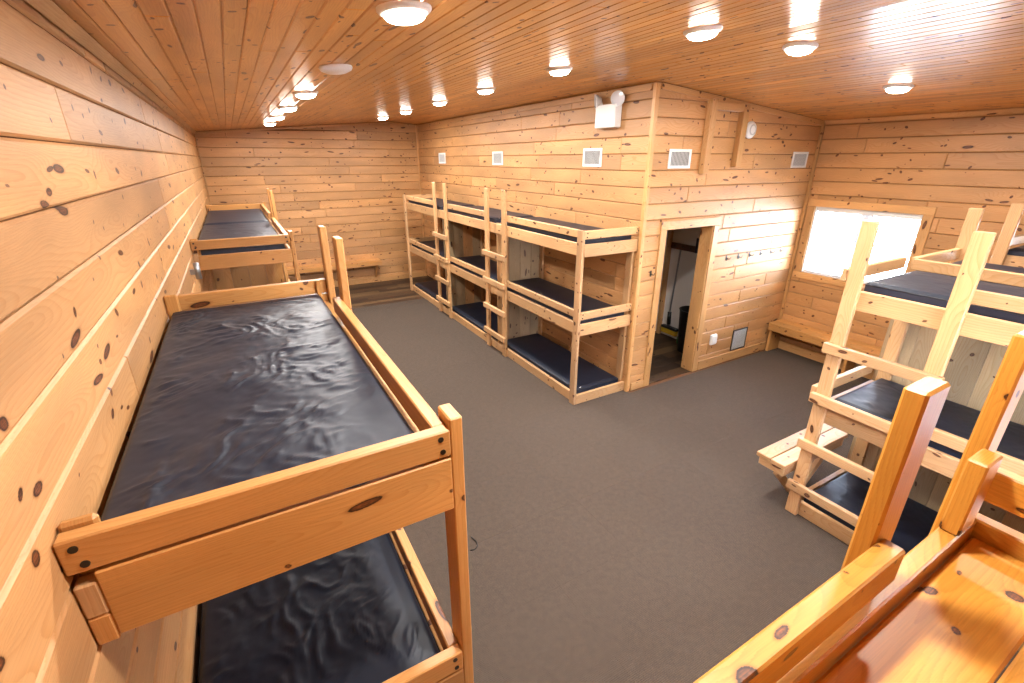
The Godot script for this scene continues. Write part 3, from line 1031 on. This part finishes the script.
func build_fittings() -> void:
	var face := -PI * 0.5
	register("white wall register on the closet side wall, farthest from the camera", Vector3(XC - 0.0, 2.67, -9.30), face, 0.17, 0.10)
	register("white wall register on the closet side wall, above the middle bunk", Vector3(XC, 2.665, -6.96), face, 0.17, 0.10)
	register("white wall register below the emergency light", Vector3(XC, 2.67, -4.61), face, 0.17, 0.10)
	register("white wall register above the closet doorway", Vector3(4.167, 2.655, ZC), 0.0, 0.165, 0.095)
	register("white wall register high in the corner by the window", Vector3(6.36, 2.643, ZC), 0.0, 0.16, 0.095)
	# dark return grille near the floor
	var g := thing("return_grille", "dark square return grille low beside the outlet", "grille", Vector3(5.812, 0.292, ZC - 0.012))
	put(g, "frame", boxes([
		[Vector3(-0.157, 0.140, 0), Vector3(0.157, 0.153, 0.02)], [Vector3(-0.157, -0.152, 0), Vector3(0.157, -0.139, 0.02)],
		[Vector3(-0.157, -0.139, 0), Vector3(-0.144, 0.140, 0.02)], [Vector3(0.144, -0.139, 0), Vector3(0.157, 0.140, 0.02)]]), M.dark_grille)
	put(g, "backing", boxes([[Vector3(-0.144, -0.139, 0), Vector3(0.144, 0.14, 0.003)]]), M.black)
	var sb := Builder.new()
	for i in 20:
		lumber(sb, Vector3(0.288, 0.007, 0.010), Vector3(0, lerpf(-0.131, 0.132, i / 19.0), 0.010), 0.001, 0, 0.0)
	put(g, "louvers", sb.mesh(), M.duct).set_meta("kind", "stuff")
	# outlet
	var ou := thing("outlet_cover", "white weather-proof outlet cover beside the closet doorway", "outlet", Vector3(5.22, 0.405, ZC))
	board(ou, "cover", Vector3(-0.055, -0.075, 0), Vector3(0.055, 0.07, 0.035), M.white, 0.008)
	board(ou, "flap", Vector3(-0.045, -0.055, 0.0355), Vector3(0.045, 0.05, 0.045), M.white, 0.006)
	# round alarm
	var al := thing("smoke_alarm", "round white alarm on the closet wall beside the wooden frame", "alarm", Vector3(5.262, 2.963, ZC))
	al.rotation.x = PI * 0.5
	put(al, "body", lathe([Vector2(0.0, 0), Vector2(0.092, 0), Vector2(0.092, 0.012), Vector2(0.075, 0.032), Vector2(0.05, 0.04), Vector2(0, 0.042)]), M.white)
	put(al, "grille", lathe([Vector2(0.058, 0.036), Vector2(0.055, 0.044), Vector2(0.046, 0.046), Vector2(0.042, 0.038)]), M.duct)
	# wooden frame on the closet wall
	var hf := thing("wall_frame", "wooden ladder-like frame of boards high on the closet wall", "frame", Vector3(4.82, 2.5, ZC))
	board(hf, "upright", Vector3(-0.335, 0.0, 0), Vector3(-0.245, 0.74, 0.07), M.trim)
	board(hf, "upright", Vector3(0.20, 0.07, 0), Vector3(0.29, 0.71, 0.07), M.trim)
	board(hf, "crosspiece", Vector3(-0.244, 0.635, 0), Vector3(0.199, 0.715, 0.06), M.trim)
	# coat hooks
	var xs := [5.225, 5.458, 5.688, 5.916, 6.148, 6.357]
	for i in 6:
		hook("dark coat hook, %s of the six beside the doorway" % ["first from the left", "second from the left", "third from the left", "fourth from the left", "fifth from the left", "rightmost"][i], Vector3(xs[i], 1.50, ZC), "coat hooks in a row")
	hook("single dark coat hook on the narrow wall left of the doorway", Vector3(3.93, 1.45, ZC), "")
	# emergency light
	var em := thing("emergency_light", "white emergency light unit with two lamp heads on the closet side wall", "emergency light", Vector3(XC, 3.085, -4.33), face)
	board(em, "housing", Vector3(-0.165, -0.115, 0), Vector3(0.165, 0.115, 0.095), M.white, 0.008)
	for s in [-1.0, 1.0]:
		var hd := put(em, "lamp_head", lathe([Vector2(0, 0), Vector2(0.03, 0), Vector2(0.05, 0.02), Vector2(0.072, 0.055), Vector2(0.075, 0.07), Vector2(0.068, 0.07)]), M.white, Vector3(0.145 * s, 0.165, 0.03))
		hd.basis = Basis(Vector3.UP, 0.55 * s) * Basis(Vector3.RIGHT, PI * 0.5 + 0.15)
		put(hd, "lens", lathe([Vector2(0.0, 0.066), Vector2(0.04, 0.064), Vector2(0.068, 0.06)]), M.lens)
		put(em, "swivel", tube([Vector3(0.115 * s, 0.11, 0.045), Vector3(0.13 * s, 0.15, 0.05)], 0.014, 8), M.white)
	# closet contents
	var rk := thing("hook_rail", "brown hanging rail with pegs on the white closet wall", "rail", Vector3(5.66, 1.435, -4.62))
	board(rk, "rail_board", Vector3(-0.02, -0.046, -0.40), Vector3(0, 0.046, 0.42), M.brown_board)
	for z in [-0.25, -0.1, 0.05, 0.2]:
		put(rk, "peg", tube([Vector3(-0.02, 0, z), Vector3(-0.05, 0.005, z), Vector3(-0.06, 0.02, z)], 0.006, 6), M.black)
	var br := thing("push_broom", "grey-handled broom with a dark clamp and yellow head hanging in the closet", "broom", Vector3(5.60, 0.0, -4.76))
	put(br, "handle", tube([Vector3(-0.01, 1.40, 0.03), Vector3(0.0, 0.36, -0.03)], 0.013, 8), M.steel)
	put(br, "clamp", tube([Vector3(0.0, 0.42, -0.03), Vector3(0.0, 0.22, -0.02)], 0.03, 8), M.black)
	board(br, "head", Vector3(-0.035, 0.15, -0.14), Vector3(0.035, 0.19, 0.16), M.black)
	board(br, "bristles", Vector3(-0.03, 0.07, -0.135), Vector3(0.03, 0.149, 0.155), M.yellow)
	var bn := thing("trash_bin", "black trash bin just inside the closet doorway", "bin", Vector3(5.43, 0, -4.22))
	put(bn, "body", lathe([Vector2(0, 0.005), Vector2(0.15, 0.005), Vector2(0.19, 0.62), Vector2(0.20, 0.64), Vector2(0.185, 0.64), Vector2(0.145, 0.02), Vector2(0, 0.02)]), M.black)
	var gb := thing("bottle", "small green bottle on the closet floor", "bottle", Vector3(5.58, 0, -4.50))
	put(gb, "body", lathe([Vector2(0, 0.0), Vector2(0.05, 0.0), Vector2(0.055, 0.01), Vector2(0.055, 0.09), Vector2(0.02, 0.12), Vector2(0.018, 0.14), Vector2(0, 0.14)], 16), M.green)
	var dp := thing("dustpan", "dark blue dustpan hanging on the closet rail", "dustpan", Vector3(5.63, 1.45, -4.38))
	board(dp, "pan", Vector3(-0.05, -0.05, -0.09), Vector3(-0.03, 0.16, 0.09), M.navy)
	board(dp, "handle", Vector3(-0.05, 0.161, -0.015), Vector3(-0.03, 0.28, 0.015), M.navy)
	# small metal tube on the left wall between the bunks
	var tb := thing("metal_cylinder", "small grey metal tube on the left wall between the bunks", "cylinder", Vector3(XL, 1.80, -4.5))
	put(tb, "tube", tube([Vector3(0.05, -0.06, 0), Vector3(0.05, 0.07, 0)], 0.022, 12), M.steel)
	put(tb, "bracket", boxes([[Vector3(0, -0.02, -0.015), Vector3(0.035, 0.02, 0.015)]]), M.steel)
	# bent black wire left on the carpet
	var wire := thing("wire_hook", "small bent black wire lying on the carpet", "wire", Vector3(1.05, 0.004, -2.44))
	put(wire, "wire", tube([Vector3(-0.03, 0.0, 0.05), Vector3(0.0, 0.0, 0.06), Vector3(0.035, 0.0, 0.04), Vector3(0.045, 0.0, 0.0), Vector3(0.03, 0.005, -0.06)], 0.004, 6), M.black)

func hook(label: String, at: Vector3, group: String) -> void:
	var o := thing("coat_hook", label, "hook", at, 0.0, group)
	board(o, "plate", Vector3(-0.012, -0.03, 0), Vector3(0.012, 0.03, 0.004), M.black, 0.001)
	put(o, "prong", tube([Vector3(0, 0.0, 0.004), Vector3(0, -0.015, 0.03), Vector3(0.004, -0.01, 0.05), Vector3(0.006, 0.012, 0.058)], 0.005, 6), M.black)
	put(o, "prong", tube([Vector3(0, -0.02, 0.004), Vector3(-0.02, -0.03, 0.02), Vector3(-0.03, -0.02, 0.035), Vector3(-0.032, -0.005, 0.037)], 0.005, 6), M.black)

func lamp(label: String, x: float, z: float, lit: bool) -> void:
	var o := thing("ceiling_light" if lit else "smoke_detector", label, "light" if lit else "detector", Vector3(x, ceil_y(x), z), 0.0, "round ceiling lights" if lit else "")
	o.rotation.z = atan(slope) * (1.0 if x < XM else -1.0)
	if lit:
		put(o, "ring", lathe([Vector2(0.108, 0), Vector2(0.108, -0.010), Vector2(0.100, -0.018), Vector2(0.090, -0.022), Vector2(0.083, -0.022), Vector2(0.082, -0.012)], 32), M.lamp_ring)
		put(o, "diffuser", lathe([Vector2(0.083, -0.018), Vector2(0.081, -0.030), Vector2(0.072, -0.040), Vector2(0.052, -0.048), Vector2(0.026, -0.052), Vector2(0, -0.053)], 32), M.glow)
		var l := AreaLight3D.new()
		l.name = "lamp_light"
		l.area_size = Vector2(0.14, 0.14)
		l.area_range = 30.0
		l.area_attenuation = 2.0
		l.light_color = Color(1.0, 0.985, 0.97)
		l.light_energy = LAMP
		l.shadow_enabled = true
		l.position = Vector3(0, -0.06, 0)
		l.rotation.x = -PI * 0.5
		o.add_child(l)
	else:
		put(o, "body", lathe([Vector2(0.10, 0), Vector2(0.105, -0.01), Vector2(0.095, -0.025), Vector2(0.06, -0.04), Vector2(0, -0.044)], 32), M.lamp_ring)

const LAMP := 4.2

func build_lamps() -> void:
	var names := ["nearest", "second nearest", "third nearest", "fourth nearest", "fifth nearest", "farthest"]
	var zl := [-2.09, -3.5, -4.90, -6.3, -7.7, -9.1]
	for i in 6:
		if i == 1:
			lamp("round white smoke detector, unlit, among the lights of the left row", 0.71, zl[i], false)
		else:
			lamp("round glowing ceiling light in the row by the left wall, %s" % names[i], 0.71, zl[i], true)
	for i in 6:
		lamp("round glowing ceiling light in the row over the closet bunks, %s" % names[i], 2.53, [-2.19, -3.62, -4.98, -6.3, -7.7, -9.0][i], true)
	lamp("round glowing ceiling light in front of the closet corner, between two others", 3.53, -2.21, true)
	lamp("round glowing ceiling light nearest the window wall", 5.15, -2.27, true)
	# the rows go on over the camera
	lamp("round glowing ceiling light above the near end of the left row", 0.71, -0.65, true)
	lamp("round glowing ceiling light above the near end of the second row", 2.53, -0.75, true)
	lamp("round glowing ceiling light above the right bunks", 4.3, -0.75, true)

# ---------------------------------------------------------------- scene
func _ready() -> void:
	var cam := Camera3D.new()
	cam.name = "camera"
	add_child(cam)
	cam.position = Vector3(0, 2.65, 0)
	cam.rotation_order = EULER_ORDER_YXZ
	cam.rotation_degrees = Vector3(-21.46, -29.83, 0)
	cam.fov = 72.77
	cam.near = 0.02
	cam.current = true
	var we := WorldEnvironment.new()
	we.name = "environment"
	var env := Environment.new()
	var sky := Sky.new()
	var ps := ProceduralSkyMaterial.new()
	ps.sky_top_color = Color(0.80, 0.88, 1.0)
	ps.sky_horizon_color = Color(0.95, 0.97, 1.0)
	ps.ground_bottom_color = Color(0.75, 0.77, 0.80)
	ps.ground_horizon_color = Color(0.9, 0.92, 0.95)
	ps.sky_energy_multiplier = 6.5
	ps.ground_energy_multiplier = 6.5
	sky.sky_material = ps
	env.background_mode = Environment.BG_SKY
	env.sky = sky
	env.tonemap_mode = Environment.TONE_MAPPER_LINEAR
	env.tonemap_exposure = 1.03
	env.sdfgi_enabled = true
	env.ssao_enabled = true
	env.ssil_enabled = true
	we.environment = env
	add_child(we)
	rng.seed = 2024
	materials()
	build_room()
	build_bunks()
	build_benches()
	build_fittings()
	build_lamps()
